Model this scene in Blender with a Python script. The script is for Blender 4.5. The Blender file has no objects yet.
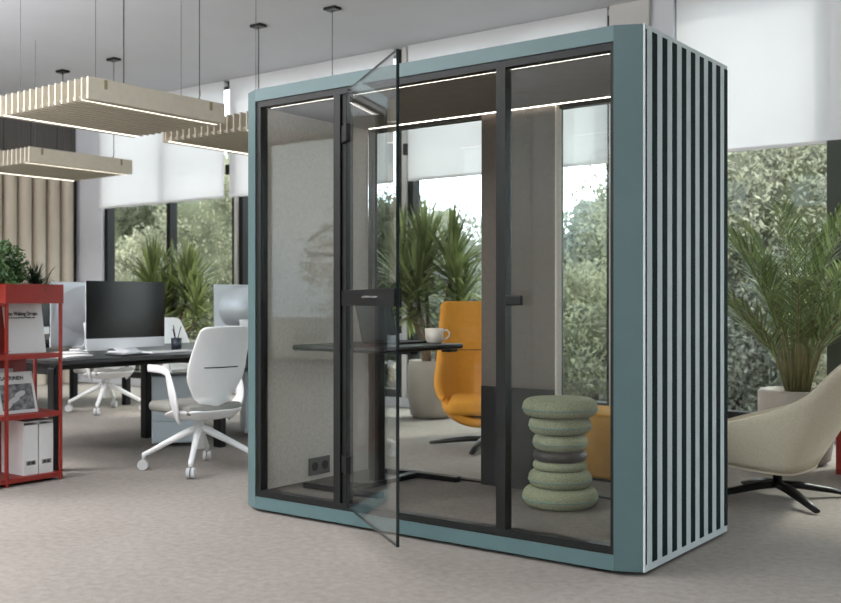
import bpy, bmesh, math, random
from mathutils import Vector, Matrix
random.seed(7)
S = bpy.context.scene
C = S.collection
PI = math.pi
R = math.radians

# ------------------------------------------------------------------ materials
def lin(c):
    return tuple(((v/255)/12.92 if v/255 <= .04045 else ((v/255+.055)/1.055)**2.4) for v in c)

def mat(name, rgb, rough=.5, metal=0, var=.08, scale=8, bump=0, bscale=200, spec=.5, island=0, sheen=0, trans=0, coords='Object'):
    m = bpy.data.materials.new(name); m.use_nodes = True
    nt = m.node_tree; n = nt.nodes; l = nt.links
    b = n['Principled BSDF']
    c = lin(rgb)
    tc = n.new('ShaderNodeTexCoord')
    no = n.new('ShaderNodeTexNoise'); no.inputs['Scale'].default_value = scale; no.inputs['Detail'].default_value = 4
    l.new(tc.outputs[coords], no.inputs['Vector'])
    mr = n.new('ShaderNodeMapRange')
    mr.inputs['From Min'].default_value = .3; mr.inputs['From Max'].default_value = .7
    mr.inputs['To Min'].default_value = 1-var; mr.inputs['To Max'].default_value = 1+var
    l.new(no.outputs['Fac'], mr.inputs['Value'])
    src = mr.outputs[0]
    if island:
        g = n.new('ShaderNodeNewGeometry')
        m2 = n.new('ShaderNodeMapRange'); m2.inputs['To Min'].default_value = 1-island; m2.inputs['To Max'].default_value = 1+island
        l.new(g.outputs['Random Per Island'], m2.inputs['Value'])
        mm = n.new('ShaderNodeMath'); mm.operation = 'MULTIPLY'
        l.new(src, mm.inputs[0]); l.new(m2.outputs[0], mm.inputs[1]); src = mm.outputs[0]
    vm = n.new('ShaderNodeVectorMath'); vm.operation = 'SCALE'
    vm.inputs[0].default_value = c
    l.new(src, vm.inputs['Scale'])
    l.new(vm.outputs[0], b.inputs['Base Color'])
    b.inputs['Roughness'].default_value = rough
    b.inputs['Metallic'].default_value = metal
    b.inputs['Specular IOR Level'].default_value = spec
    if sheen: b.inputs['Sheen Weight'].default_value = sheen
    if bump:
        n2 = n.new('ShaderNodeTexNoise'); n2.inputs['Scale'].default_value = bscale; n2.inputs['Detail'].default_value = 3
        l.new(tc.outputs[coords], n2.inputs['Vector'])
        bp = n.new('ShaderNodeBump'); bp.inputs['Strength'].default_value = bump; bp.inputs['Distance'].default_value = .004
        l.new(n2.outputs['Fac'], bp.inputs['Height']); l.new(bp.outputs[0], b.inputs['Normal'])
    if trans:
        out = n['Material Output']
        tr = n.new('ShaderNodeBsdfTranslucent'); l.new(vm.outputs[0], tr.inputs['Color'])
        mx = n.new('ShaderNodeMixShader'); mx.inputs[0].default_value = trans
        l.new(b.outputs[0], mx.inputs[1]); l.new(tr.outputs[0], mx.inputs[2]); l.new(mx.outputs[0], out.inputs['Surface'])
    return m

def glass(name, tint, r0=.04, rmax=.96):
    m = bpy.data.materials.new(name); m.use_nodes = True
    nt = m.node_tree; n = nt.nodes; l = nt.links
    n.remove(n['Principled BSDF']); out = n['Material Output']
    t = n.new('ShaderNodeBsdfTransparent'); t.inputs[0].default_value = (*lin(tint), 1)
    g = n.new('ShaderNodeBsdfGlossy'); g.inputs['Roughness'].default_value = 0.0; g.inputs[0].default_value = (.95, .98, 1, 1)
    lw = n.new('ShaderNodeLayerWeight'); lw.inputs[0].default_value = .5
    p = n.new('ShaderNodeMath'); p.operation = 'POWER'; p.inputs[1].default_value = 5
    l.new(lw.outputs['Facing'], p.inputs[0])
    a = n.new('ShaderNodeMath'); a.operation = 'MULTIPLY_ADD'; a.inputs[1].default_value = rmax; a.inputs[2].default_value = r0
    l.new(p.outputs[0], a.inputs[0])
    mx = n.new('ShaderNodeMixShader'); l.new(a.outputs[0], mx.inputs[0]); l.new(t.outputs[0], mx.inputs[1]); l.new(g.outputs[0], mx.inputs[2])
    l.new(mx.outputs[0], out.inputs['Surface'])
    return m

def emit(name, rgb, s):
    m = bpy.data.materials.new(name); m.use_nodes = True
    b = m.node_tree.nodes['Principled BSDF']
    b.inputs['Base Color'].default_value = (.8, .8, .8, 1)
    b.inputs['Emission Color'].default_value = (*lin(rgb), 1); b.inputs['Emission Strength'].default_value = s
    return m

M = dict(
    teal=mat('teal_lacquer', (84, 106, 108), .42, var=.02, spec=.35),
    slatlight=mat('pale_teal_panel', (200, 208, 208), .7, var=.02, spec=.2),
    slatdark=mat('deep_green_strip', (10, 30, 31), .85, var=.05, spec=.08),
    darkframe=mat('charcoal_frame', (27, 27, 27), .45, var=.03, spec=.25),
    black=mat('black_metal', (16, 16, 17), .4, var=.05, spec=.3),
    blacksoft=mat('black_soft', (22, 21, 20), .6, var=.05),
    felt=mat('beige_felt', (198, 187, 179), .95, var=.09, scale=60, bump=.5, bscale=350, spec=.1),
    feltdark=mat('hazed_taupe_felt', (108, 100, 94), .95, var=.06, scale=50, bump=.4, bscale=350, spec=.1),  # lighter than the dark panel itself: pane's reflection haze is in the colour
    boothceil=mat('booth_ceiling', (124, 117, 110), .8, var=.05, scale=20, spec=.2),
    boothfloor=mat('booth_carpet', (112, 105, 99), .95, var=.13, scale=50, bump=.6, bscale=300, spec=.05),
    glass=glass('booth_glass', (249, 251, 250), .018, .8), doorglass=glass('door_glass', (249, 251, 250), .035, .9),
    windowglass=glass('window_glass', (248, 252, 250), .015, .5),
    glassedge=mat('glass_edge', (32, 42, 42), .2, var=.02),
    led=emit('led_strip', (255, 243, 228), 4.5), ledlamp=emit('led_lamp_strip', (255, 244, 224), 2.2),
    stool=mat('sage_wool', (134, 135, 112), .95, var=.22, scale=130, bump=.6, bscale=260, spec=.08),
    stoolpipe=mat('blue_green_piping', (92, 122, 118), .8, var=.03),
    leather=mat('brown_black_leather', (44, 37, 35), .45, var=.08),
    yellow=mat('ochre_fabric', (203, 140, 54), .75, var=.05, scale=20, spec=.2),
    mustard=mat('mustard_fabric', (194, 140, 56), .8, var=.05, scale=20, spec=.2),
    cream=mat('cream_wool', (206, 196, 176), .95, var=.08, scale=110, bump=.7, bscale=240, spec=.08),
    white=mat('white_plastic', (226, 226, 226), .4, var=.02),
    seat=mat('grey_seat_fabric', (142, 140, 134), .95, var=.08, scale=90, bump=.4, spec=.05),
    castor=mat('grey_castor', (190, 190, 190), .5, var=.03),
    red=mat('red_lacquer', (138, 38, 28), .45, var=.03),
    paper=mat('white_paper', (212, 212, 210), .6, var=.03),
    ink=mat('black_ink', (22, 22, 24), .6, var=.02),
    photo=mat('printed_grey_photo', (110, 110, 110), .5, var=.85, scale=28),
    box=mat('white_cardboard', (220, 218, 216), .7, var=.03),
    alu=mat('brushed_aluminium', (196, 198, 202), .36, .6, var=.03),
    alulight=mat('silver_chin', (232, 233, 235), .35, 0, var=.02),
    screen=mat('dark_screen', (12, 14, 16), .12, var=.02, spec=.25),
    desk=mat('black_desk_laminate', (22, 22, 24), .4, var=.05),
    pedestal=mat('pale_blue_steel', (192, 202, 208), .45, var=.02),
    cup=mat('dark_blue_cup', (52, 60, 70), .4, var=.04),
    ceramic=mat('cream_ceramic', (228, 218, 206), .3, var=.02),
    pot=mat('stone_grey_pot', (160, 152, 143), .6, var=.03),
    soil=mat('dark_soil', (52, 42, 34), .95, var=.3, scale=40),
    trunk=mat('plant_stem', (122, 100, 78), .85, var=.2, scale=30),
    stem=mat('palm_stem', (128, 124, 84), .7, var=.2, scale=20),
    bark=mat('tree_bark', (70, 60, 50), .95, var=.3, scale=6),
    drac=mat('dracaena_leaf', (130, 142, 90), .45, var=.25, scale=4, island=.45, trans=.3),
    palm=mat('palm_leaf', (132, 148, 98), .4, var=.3, scale=5, island=.5, trans=.4),
    bush=mat('potted_bush_leaf', (62, 92, 48), .5, var=.3, scale=10, island=.5, trans=.2),
    grassy=mat('dark_tuft_leaf', (40, 56, 38), .5, var=.3, scale=10, island=.5, trans=.1),
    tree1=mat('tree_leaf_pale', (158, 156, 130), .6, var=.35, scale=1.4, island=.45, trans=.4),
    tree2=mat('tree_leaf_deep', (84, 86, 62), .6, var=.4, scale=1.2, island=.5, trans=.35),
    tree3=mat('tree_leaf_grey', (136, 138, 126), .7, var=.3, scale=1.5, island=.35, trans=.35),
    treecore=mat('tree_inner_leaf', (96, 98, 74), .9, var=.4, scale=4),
    lamprail=mat('lamp_rail', (142, 130, 100), .8, var=.03),
    lampwood=mat('sand_felt_lamp', (198, 190, 174), .85, var=.04, scale=20, spec=.15),
    blind=mat('roller_blind_fabric', (236, 235, 236), .9, var=.01, scale=3, trans=.47, spec=.1),
    windowframe=mat('window_frame_black', (24, 24, 24), .5, var=.03, spec=.25),
    plaster=mat('plaster_white', (206, 207, 212), .9, var=.02, scale=2, spec=.1),
    pier=mat('plaster_grey', (196, 193, 190), .9, var=.03, scale=2, spec=.1),
    ceiling=mat('ceiling_plaster', (190, 190, 194), .9, var=.02, scale=2, spec=.1),
    flute=mat('beige_fluted_panel', (196, 184, 168), .8, var=.04, scale=3, spec=.15),
    olive=mat('dark_green_frame', (46, 54, 40), .5, var=.1, scale=1),
    grass=mat('lawn', (118, 116, 102), .95, var=.3, scale=3),
    chrome=mat('steel', (190, 190, 192), .25, .9, var=.02),
    cable=mat('cable_grey', (70, 70, 72), .5, var=.02),
)

# carpet
def carpet():
    m = mat('office_carpet', (144, 137, 131), .95, var=.06, scale=1.2, spec=.05)
    nt = m.node_tree; n = nt.nodes; l = nt.links; b = n['Principled BSDF']
    tc = n['Texture Coordinate']
    fine = n.new('ShaderNodeTexNoise'); fine.inputs['Scale'].default_value = 170; fine.inputs['Detail'].default_value = 2
    l.new(tc.outputs['Object'], fine.inputs['Vector'])
    mid = n.new('ShaderNodeTexNoise'); mid.inputs['Scale'].default_value = 26; mid.inputs['Detail'].default_value = 5
    l.new(tc.outputs['Object'], mid.inputs['Vector'])
    ad = n.new('ShaderNodeMath'); ad.operation = 'ADD'; l.new(fine.outputs['Fac'], ad.inputs[0]); l.new(mid.outputs['Fac'], ad.inputs[1])
    mr = n.new('ShaderNodeMapRange'); mr.inputs['From Min'].default_value = .6; mr.inputs['From Max'].default_value = 1.4
    mr.inputs['To Min'].default_value = .78; mr.inputs['To Max'].default_value = 1.22
    l.new(ad.outputs[0], mr.inputs['Value'])
    old = b.inputs['Base Color'].links[0].from_socket
    vm = n.new('ShaderNodeVectorMath'); vm.operation = 'SCALE'; l.new(old, vm.inputs[0]); l.new(mr.outputs[0], vm.inputs['Scale'])
    l.new(vm.outputs[0], b.inputs['Base Color'])
    bp = n.new('ShaderNodeBump'); bp.inputs['Strength'].default_value = .5; bp.inputs['Distance'].default_value = .004
    l.new(fine.outputs['Fac'], bp.inputs['Height']); l.new(bp.outputs[0], b.inputs['Normal'])
    return m
M['carpet'] = carpet()

def wood():
    m = mat('dark_wood_wall', (96, 92, 90), .6, var=.05, scale=2, spec=.2)
    nt = m.node_tree; n = nt.nodes; l = nt.links; b = n['Principled BSDF']; tc = n['Texture Coordinate']
    mp = n.new('ShaderNodeMapping'); mp.inputs['Scale'].default_value = (20, 20, .8); l.new(tc.outputs['Object'], mp.inputs[0])
    g = n.new('ShaderNodeTexNoise'); g.inputs['Scale'].default_value = 1.5; g.inputs['Detail'].default_value = 6; l.new(mp.outputs[0], g.inputs['Vector'])
    sx = n.new('ShaderNodeSeparateXYZ'); l.new(tc.outputs['Object'], sx.inputs[0])
    md = n.new('ShaderNodeMath'); md.operation = 'PINGPONG'; md.inputs[1].default_value = .2; l.new(sx.outputs['Y'], md.inputs[0])
    gt = n.new('ShaderNodeMath'); gt.operation = 'GREATER_THAN'; gt.inputs[1].default_value = .006; l.new(md.outputs[0], gt.inputs[0])
    mr = n.new('ShaderNodeMapRange'); mr.inputs['To Min'].default_value = .6; mr.inputs['To Max'].default_value = 1.4; l.new(g.outputs['Fac'], mr.inputs['Value'])
    mu = n.new('ShaderNodeMath'); mu.operation = 'MULTIPLY'; l.new(mr.outputs[0], mu.inputs[0])
    m3 = n.new('ShaderNodeMapRange'); m3.inputs['To Min'].default_value = .3; l.new(gt.outputs[0], m3.inputs['Value']); l.new(m3.outputs[0], mu.inputs[1])
    old = b.inputs['Base Color'].links[0].from_socket
    vm = n.new('ShaderNodeVectorMath'); vm.operation = 'SCALE'; l.new(old, vm.inputs[0]); l.new(mu.outputs[0], vm.inputs['Scale'])
    l.new(vm.outputs[0], b.inputs['Base Color'])
    return m
M['wood'] = wood()

# ------------------------------------------------------------------ mesh helpers
class MB:
    def __init__(s): s.v = []; s.f = []
    def add(s, vs, fs):
        o = len(s.v); s.v += [tuple(v) for v in vs]; s.f += [tuple(i+o for i in f) for f in fs]; return s
    def box(s, x0, x1, y0, y1, z0, z1, bev=0, mtx=None, seg=2):
        bm = bmesh.new(); bmesh.ops.create_cube(bm, size=1)
        for v in bm.verts:
            v.co = Vector(((x0+x1)/2+v.co.x*(x1-x0), (y0+y1)/2+v.co.y*(y1-y0), (z0+z1)/2+v.co.z*(z1-z0)))
        if bev: bmesh.ops.bevel(bm, geom=list(bm.edges), offset=bev, segments=seg, profile=.5, affect='EDGES')
        if mtx is not None: bm.transform(mtx)
        bm.verts.ensure_lookup_table()
        s.add([v.co.copy() for v in bm.verts], [[v.index for v in f.verts] for f in bm.faces]); bm.free(); return s
    def prism(s, pts, z0, z1):
        n = len(pts)
        s.add([(x, y, z0) for x, y in pts]+[(x, y, z1) for x, y in pts],
              [tuple(reversed(range(n))), tuple(range(n, 2*n))]+[(i, (i+1) % n, (i+1) % n+n, i+n) for i in range(n)]); return s
    def lathe(s, prof, cx=0, cy=0, n=32, cap=True):
        vs = []; fs = []
        for r, z in prof:
            for k in range(n):
                a = 2*PI*k/n; vs.append((cx+r*math.cos(a), cy+r*math.sin(a), z))
        for i in range(len(prof)-1):
            for k in range(n):
                fs.append((i*n+k, i*n+(k+1) % n, (i+1)*n+(k+1) % n, (i+1)*n+k))
        if cap:
            fs.append(tuple(reversed(range(n)))); fs.append(tuple(range((len(prof)-1)*n, len(prof)*n)))
        return s.add(vs, fs)
    def tube(s, pts, r, n=10, sy=1.0, up=(0, 0, 1)):
        pts = [Vector(p) for p in pts]; rs = r if isinstance(r, (list, tuple)) else [r]*len(pts)
        vs = []; fs = []; up = Vector(up)
        for i, p in enumerate(pts):
            t = (pts[min(i+1, len(pts)-1)]-pts[max(i-1, 0)]).normalized()
            a = t.cross(up)
            if a.length < .05: a = t.cross(Vector((1, 0, 0)))
            a.normalize(); b = a.cross(t).normalized()
            for k in range(n):
                th = 2*PI*k/n; vs.append(p+a*math.cos(th)*rs[i]+b*math.sin(th)*rs[i]*sy)
        for i in range(len(pts)-1):
            for k in range(n): fs.append((i*n+k, i*n+(k+1) % n, (i+1)*n+(k+1) % n, (i+1)*n+k))
        fs.append(tuple(reversed(range(n)))); fs.append(tuple(range((len(pts)-1)*n, len(pts)*n)))
        return s.add(vs, fs)
    def grid(s, rows):
        nu = len(rows[0]); vs = [p for r in rows for p in r]
        fs = [(i*nu+k, i*nu+k+1, (i+1)*nu+k+1, (i+1)*nu+k) for i in range(len(rows)-1) for k in range(nu-1)]
        return s.add(vs, fs)
    def ribbon(s, p, d, L, w, droop, n=5, fold=0):
        p = Vector(p); d = Vector(d).normalized(); pr = []
        side = d.cross(Vector((0, 0, 1)))
        if side.length < .05: side = Vector((1, 0, 0))
        side.normalize()
        vs = []
        for i in range(n+1):
            t = i/n; ww = w*.5*(math.sin(PI*min(1, (t*.8+.2)))**.7 if t < 1 else 0)
            vs += [p-side*ww, p+side*ww]
            p = p+d*(L/n); d = (d+Vector((0, 0, -droop/n*(.5+t*1.5)))).normalized()
        return s.add(vs, [(2*i, 2*i+1, 2*i+3, 2*i+2) for i in range(n)])
    def leaves(s, c, rad, count, size, lump=.35, lo=.55):
        c = Vector(c)
        ph = [(random.uniform(2, 5), random.uniform(0, 6)) for _ in range(6)]
        for _ in range(count):
            u = random.uniform(-1, 1); th = random.uniform(0, 2*PI); q = math.sqrt(1-u*u)
            d = Vector((q*math.cos(th), q*math.sin(th), u))
            lm = 1+lump*(.5*math.sin(ph[0][0]*d.x*1.6+ph[0][1])*math.sin(ph[1][0]*d.z*1.6+ph[1][1])+.5*math.sin(ph[2][0]*d.y*2+ph[2][1]+3*d.z))
            rr = lm*(lo+(1-lo)*random.random()**.6)
            p = c+Vector((d.x*rad[0], d.y*rad[1], d.z*rad[2]))*rr
            a = Vector((random.gauss(0, 1), random.gauss(0, 1), random.gauss(0, 1))).normalized()
            b = a.orthogonal().normalized()
            z = size*random.uniform(.6, 1.3)
            s.add([p-a*z, p+b*z*.4, p+a*z, p-b*z*.4], [(0, 1, 2, 3)])
        return s
    def build(s, name, m, parent=None, smooth=False, loc=None, rotz=0, mods=()):
        me = bpy.data.meshes.new(name); me.from_pydata(s.v, [], s.f)
        for x in (m if isinstance(m, (list, tuple)) else [m]): me.materials.append(M[x] if isinstance(x, str) else x)
        me.update()
        if smooth:
            me.polygons.foreach_set('use_smooth', [True]*len(me.polygons))
        o = bpy.data.objects.new(name, me); C.objects.link(o)
        if parent: o.parent = parent
        if loc: o.location = loc
        o.rotation_euler.z = rotz
        for md in mods:
            if md[0] == 'sub':
                x = o.modifiers.new('s', 'SUBSURF'); x.levels = x.render_levels = md[1]
            if md[0] == 'sol':
                x = o.modifiers.new('t', 'SOLIDIFY'); x.thickness = md[1]; x.offset = md[2] if len(md) > 2 else 0
            if md[0] == 'bev':
                x = o.modifiers.new('b', 'BEVEL'); x.width = md[1]; x.segments = 2; x.limit_method = 'ANGLE'
        return o

def thing(name, label, cat, loc=(0, 0, 0), rotz=0, group=None):
    o = bpy.data.objects.new(name, None); C.objects.link(o); o.empty_display_size = .1
    o.location = loc; o.rotation_euler.z = rotz
    o['label'] = label; o['category'] = cat
    if group: o['group'] = group
    return o
def tag(o, label, cat, group=None):
    o['label'] = label; o['category'] = cat
    if group: o['group'] = group
    return o
def struct(o): o['kind'] = 'structure'; return o
def dup(root, loc, rotz, label, group=None):
    r = root.copy(); C.objects.link(r); r.location = loc; r.rotation_euler = (0, 0, rotz); r['label'] = label
    if group: r['group'] = group
    for ch in list(root.children):
        c = ch.copy(); C.objects.link(c); c.parent = r
        for g in list(ch.children):
            d = g.copy(); C.objects.link(d); d.parent = c
    return r
def bezier(pts, n=8):
    """Catmull-Rom through points"""
    P = [Vector(p) for p in pts]; out = []
    for i in range(len(P)-1):
        p0 = P[max(i-1, 0)]; p1 = P[i]; p2 = P[i+1]; p3 = P[min(i+2, len(P)-1)]
        for k in range(n):
            t = k/n
            out.append(.5*((2*p1)+(p2-p0)*t+(2*p0-5*p1+4*p2-p3)*t*t+(3*p1-p0-3*p2+p3)*t**3))
    out.append(P[-1]); return out
def text(name, body, size, m, parent, loc, rot, sx=1.0, bold=0):
    cu = bpy.data.curves.new('t', 'FONT'); cu.body = body; cu.size = size; cu.extrude = .0006; cu.offset = bold
    t = bpy.data.objects.new('t', cu); C.objects.link(t)
    bpy.context.view_layer.update()
    me = bpy.data.meshes.new_from_object(t.evaluated_get(bpy.context.evaluated_depsgraph_get()))
    bpy.data.objects.remove(t)
    me.name = name
    for v in me.vertices: v.co.x *= sx
    me.materials.clear(); me.materials.append(M[m])
    o = bpy.data.objects.new(name, me); C.objects.link(o); o.parent = parent; o.location = loc; o.rotation_euler = rot
    return o

# ------------------------------------------------------------------ the room
H = 3.84
WY = 4.73
FY = -8.3
struct(MB().box(-8.6, 7.7, FY-.2, WY+.2, -.2, 0).build('floor', 'carpet'))
struct(MB().box(-8.6, 7.7, FY-.2, WY+.13, H, H+.25).build('ceiling', 'ceiling'))
struct(MB().box(-8.55, -8.4, FY, WY+.1, 0, H).build('wall_left', 'wood'))
struct(MB().box(7.5, 7.65, FY, WY+.1, 0, H).build('wall_right', 'wood'))
struct(MB().box(-8.4, -7.80, WY-.03, WY+.15, 0, H).build('wall_back', 'plaster'))
struct(MB().box(-7.80, -.10, WY, WY+.15, 0, .10).box(.50, 7.5, WY, WY+.15, 0, .10).build('baseboard_back', 'plaster'))
struct(MB().box(-.10, .29, WY-.09, WY+.15, 0, H).build('wall_pier_back', 'pier'))
struct(MB().box(.29, .50, WY-.04, WY+.15, 0, H).build('trim_6', 'plaster'))
# back windows : (x0, x1) bays
def window(n, xs, y, z0=.10, z1=H, fr='windowframe', flip=1):
    o = MB()
    for i, x in enumerate(xs): o.box(x-.035, x+.035, y, y+.12*flip, z0, z1) if flip > 0 else o.box(x-.035, x+.035, y-.12, y, z0, z1)
    a, b = (y, y+.12) if flip > 0 else (y-.12, y)
    for i in range(len(xs)-1):
        o.box(xs[i]+.035, xs[i+1]-.035, a, b, z0, z0+.085)
        o.box(xs[i]+.035, xs[i+1]-.035, a, b, z1-.06, z1)
    w = struct(o.build('window_%d' % n, fr))
    g = MB()
    for i in range(len(xs)-1):
        g.box(xs[i]+.035, xs[i+1]-.035, (a+b)/2-.005, (a+b)/2+.005, z0+.085, z1-.06)
    g.build('pane', 'windowglass', w)
    return w
window(1, [-7.76, -6.44, -5.20], WY+.01)
window(2, [-5.08, -3.84, -2.60], WY+.01)
window(3, [-2.47, -1.27, -.14], WY+.01)
window(4, [.535, 1.84], WY+.01)
window(5, [1.98, 3.3, 4.62, 5.94, 7.45], WY+.01)
struct(MB().box(-5.165, -5.115, WY-.02, WY+.13, .10, H).build('trim_1', 'pier'))
struct(MB().box(-2.565, -2.505, WY-.02, WY+.13, .10, H).build('trim_2', 'pier'))
struct(MB().box(1.82, 2.02, WY-.10, WY+.13, .10, 2.42).build('trim_3', 'olive'))
blinds = [(-7.81, -5.29, 'white roller blind over the two leftmost window bays'),
          (-5.19, -2.64, 'white roller blind partly behind the top left of the booth'),
          (-2.44, -.13, 'white roller blind seen above and through the middle of the booth'),
          (.54, 3.05, 'large white roller blind right of the striped booth side'),]
for i, (a, b, lab) in enumerate(blinds):
    t = thing('roller_blind', lab, 'blind', ((a+b)/2, WY-.07, 2.40), 0, 'roller blinds on the window wall')
    w = (b-a)/2
    MB().box(-w, w, -.003, .003, .02, H-2.40-.003).build('fabric', 'blind', t)
    MB().box(-w, w, -.012, .012, 0, .03, .004).build('hem_bar', 'white', t)
    MB().tube([(-w, .034, H-2.44), (w, .034, H-2.44)], .028, 12).build('roller', 'white', t)
    MB().box(-w-.05, -w-.005, -.03, .03, .28, .40, .004).build('bracket', 'black', t) if i in (1, 2) else None

# front of the room (behind the camera): window wall, sill wall and columns
struct(MB().box(-8.4, 7.5, FY-.15, FY, 0, .10).build('wall_front', 'plaster'))
for k, (a, b) in enumerate([(-3.3, -2.6), (1.6, 2.3)]):
    struct(MB().box(a, b, FY-.15, FY+.25, 0, H).build('trim_%d' % (k+4), 'pier'))
window(6, [-8.35, -6.7, -5, -3.34], FY, .10, H, flip=-1)
window(7, [-2.56, -1.2, .2, 1.56], FY, .10, H, flip=-1)
window(8, [2.34, 4.1, 5.8, 7.45], FY, .10, H, flip=-1)

# fluted panels on the left wall
t = thing('fluted_panel', 'tall beige fluted wall panel on the dark wood wall behind the red shelf', 'wall panel', (-8.39, 2.6, 0))
fl = MB()
for k in range(9):
    y0 = .1+k*.215
    rows = []
    for z in (0, 3.12):
        rows.append([(.02, y0, z)]+[(.02+.11*math.sin(PI*j/12), y0+.1975*(1-math.cos(PI*j/12))/2+.0, z) for j in range(1, 12)]+[(.02, y0+.1975, z)])
    n0 = len(rows[0])
    fl.add(rows[0]+rows[1], [(i, i+1, n0+i+1, n0+i) for i in range(n0-1)]+[tuple(range(n0, 2*n0))])
fl.build('flutes', 'flute', t)
MB().box(0, .03, .05, 2.08, 0, 3.05).build('backing_board', 'blacksoft', t)

# ------------------------------------------------------------------ booth
B = thing('office_booth', 'teal glass-fronted office booth with a striped right side', 'office booth')
W, D = 2.32, 1.0
zb, zt = .018, 2.27
x0, x1 = .107, 2.213
# frame ring: outer chamfered shell
def ring_shell(front):
    o = MB()
    return o
sh = MB()
# left side wall (prism plan), right side wall, bottom, top
sh.prism([(x0, 0), (x0, .03), (.05, .06), (.05, D), (0, D), (0, .05)], zb, zt)
sh.prism([(x1, 0), (W, .05), (W, D), (W-.05, D), (W-.05, .06), (x1, .03)], zb, zt)
sh.prism([(x0, 0), (x1, 0), (x1, .03), (W-.05, .06), (W-.05, D), (.05, D), (.05, .06), (x0, .03)], zb, .082)
sh.prism([(x0, 0), (x1, 0), (x1, .03), (W-.05, .06), (W-.05, D), (.05, D), (.05, .06), (x0, .03)], 2.205, zt)
sh.build('outer_shell', 'teal', B)
for fx in (.15, 2.17):
    for fy in (.1, .9): MB().lathe([(.03, 0), (.03, .02)], fx, fy, 16).build('levelling_foot', 'black', B)
MB().box(W, W+.008, .052, D, zb, zt).build('side_panel', 'slatlight', B)
st = MB()
for k in range(-1, 9):
    a = .126+.104*k; b = min(a+.046, D-.004); a = max(a, .062)
    st.box(W+.008, W+.0105, a, b, zb+.03, zt-.02)
st.build('side_stripes', 'slatdark', B)
MB().box(.09, W-.09, .045, D-.03, .082, .108).build('booth_floor', 'boothfloor', B)
MB().box(.09, W-.09, .02, D-.02, 2.178, 2.204).build('booth_ceiling', 'boothceil', B)
# interior walls
MB().box(.05, .112, .065, D-.06, .108, 2.178).build('left_wall_lining', 'felt', B)
MB().box(W-.115, W-.05, .065, D-.06, .108, 2.178).build('right_wall_lining', 'felt', B)
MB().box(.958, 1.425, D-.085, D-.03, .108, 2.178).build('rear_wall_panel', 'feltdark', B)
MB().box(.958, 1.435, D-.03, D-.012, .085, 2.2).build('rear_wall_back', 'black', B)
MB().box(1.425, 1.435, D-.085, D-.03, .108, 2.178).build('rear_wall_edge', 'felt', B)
MB().box(.958, 1.425, D-.090, D-.085, .108, .66).build('rear_wall_reflection_band', 'blacksoft', B)  # added dark sheet imitating the darker lower part of the pane's reflection
# front frame
fy0, fy1 = .008, .062
f = MB()
f.box(x0, x1, fy0, fy1, .082, .116)
f.box(x0, x1, fy0, fy1, 2.172, 2.205)
f.box(x0, x0+.032, fy0, fy1, .116, 2.172)
f.box(x1-.018, x1, fy0, fy1, .116, 2.172)
f.build('front_frame', 'darkframe', B)
MB().box(.662, .706, fy0, fy1, .116, 2.172).box(.712, .746, fy0+.012, fy1, .116, 2.172).build('hinge_post', 'darkframe', B)
MB().box(1.634, 1.682, fy0, fy1, .116, 2.172).build('middle_post', 'darkframe', B)
MB().box(.139, .662, .03, .038, .116, 2.172).build('front_pane', 'glass', B)
MB().box(1.682, 2.195, .03, .038, .116, 2.172).build('front_pane', 'glass', B)
# rear frame + panes
f = MB()
f.box(.06, W-.06, D-.055, D-.005, .082, .118)
f.box(.06, W-.06, D-.055, D-.005, 2.16, 2.205)
f.box(.112, .14, D-.055, D-.005, .118, 2.16); f.box(W-.14, W-.115, D-.055, D-.005, .118, 2.16)
f.build('rear_frame', 'darkframe', B)
MB().box(.14, .958, D-.03, D-.022, .118, 2.16).build('rear_pane', 'glass', B)
MB().box(1.435, W-.14, D-.03, D-.022, .118, 2.16).build('rear_pane', 'glass', B)
# led strips
MB().box(.15, W-.15, .068, .075, 2.1745, 2.178).build('led_strip', 'led', B)
MB().box(.15, W-.15, D-.100, D-.093, 2.1745, 2.178).build('led_strip', 'led', B)
# strike plate on middle post
MB().box(1.682, 1.765, .004, .03, 1.112, 1.158, .006).build('strike_plate', 'black', B)
# sockets
s_ = MB().box(.112, .120, .41, .585, .135, .235, .003).build('socket_plate', 'cable', B)
for yy in (.455, .54): MB().tube([(.119, yy, .185), (.122, yy, .185)], .026, 20).build('socket', 'black', s_)
# door
da = math.atan2(-.507, .72)
dr = bpy.data.objects.new('door', None); C.objects.link(dr); dr.parent = B; dr.location = (.76, -.002, 0); dr.rotation_euler.z = da
dw = .885
MB().box(.012, dw-.006, -.005, .005, .112, 2.177).build('door_pane', 'doorglass', dr)
MB().box(dw-.006, dw+.001, -.0065, .0065, .109, 2.18).box(0.012, dw, -.0055, .0055, .109, .112).box(.012, dw, -.0055, .0055, 2.177, 2.18).box(.008, .012, -.0055, .0055, .109, 2.18).build('glass_edge', 'glassedge', dr)
MB().box(-.04, dw+.003, -.018, -.0055, 1.110, 1.186, .002).box(.0, dw+.003, .0055, .016, 1.110, 1.186, .002).build('lock_bar', 'black', dr)
MB().tube([(.62, .016, 1.150), (.62, .055, 1.150), (.48, .055, 1.150)], .005, 10).tube([(.62, -.016, 1.150), (.62, -.04, 1.150), (.48, -.045, 1.150)], .005, 10).build('door_handle', 'chrome', dr)
for z in (1.967, .318):
    MB().box(-.045, .05, -.018, .018, z-.045, z+.045, .004).build('hinge', 'black', dr)

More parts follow.
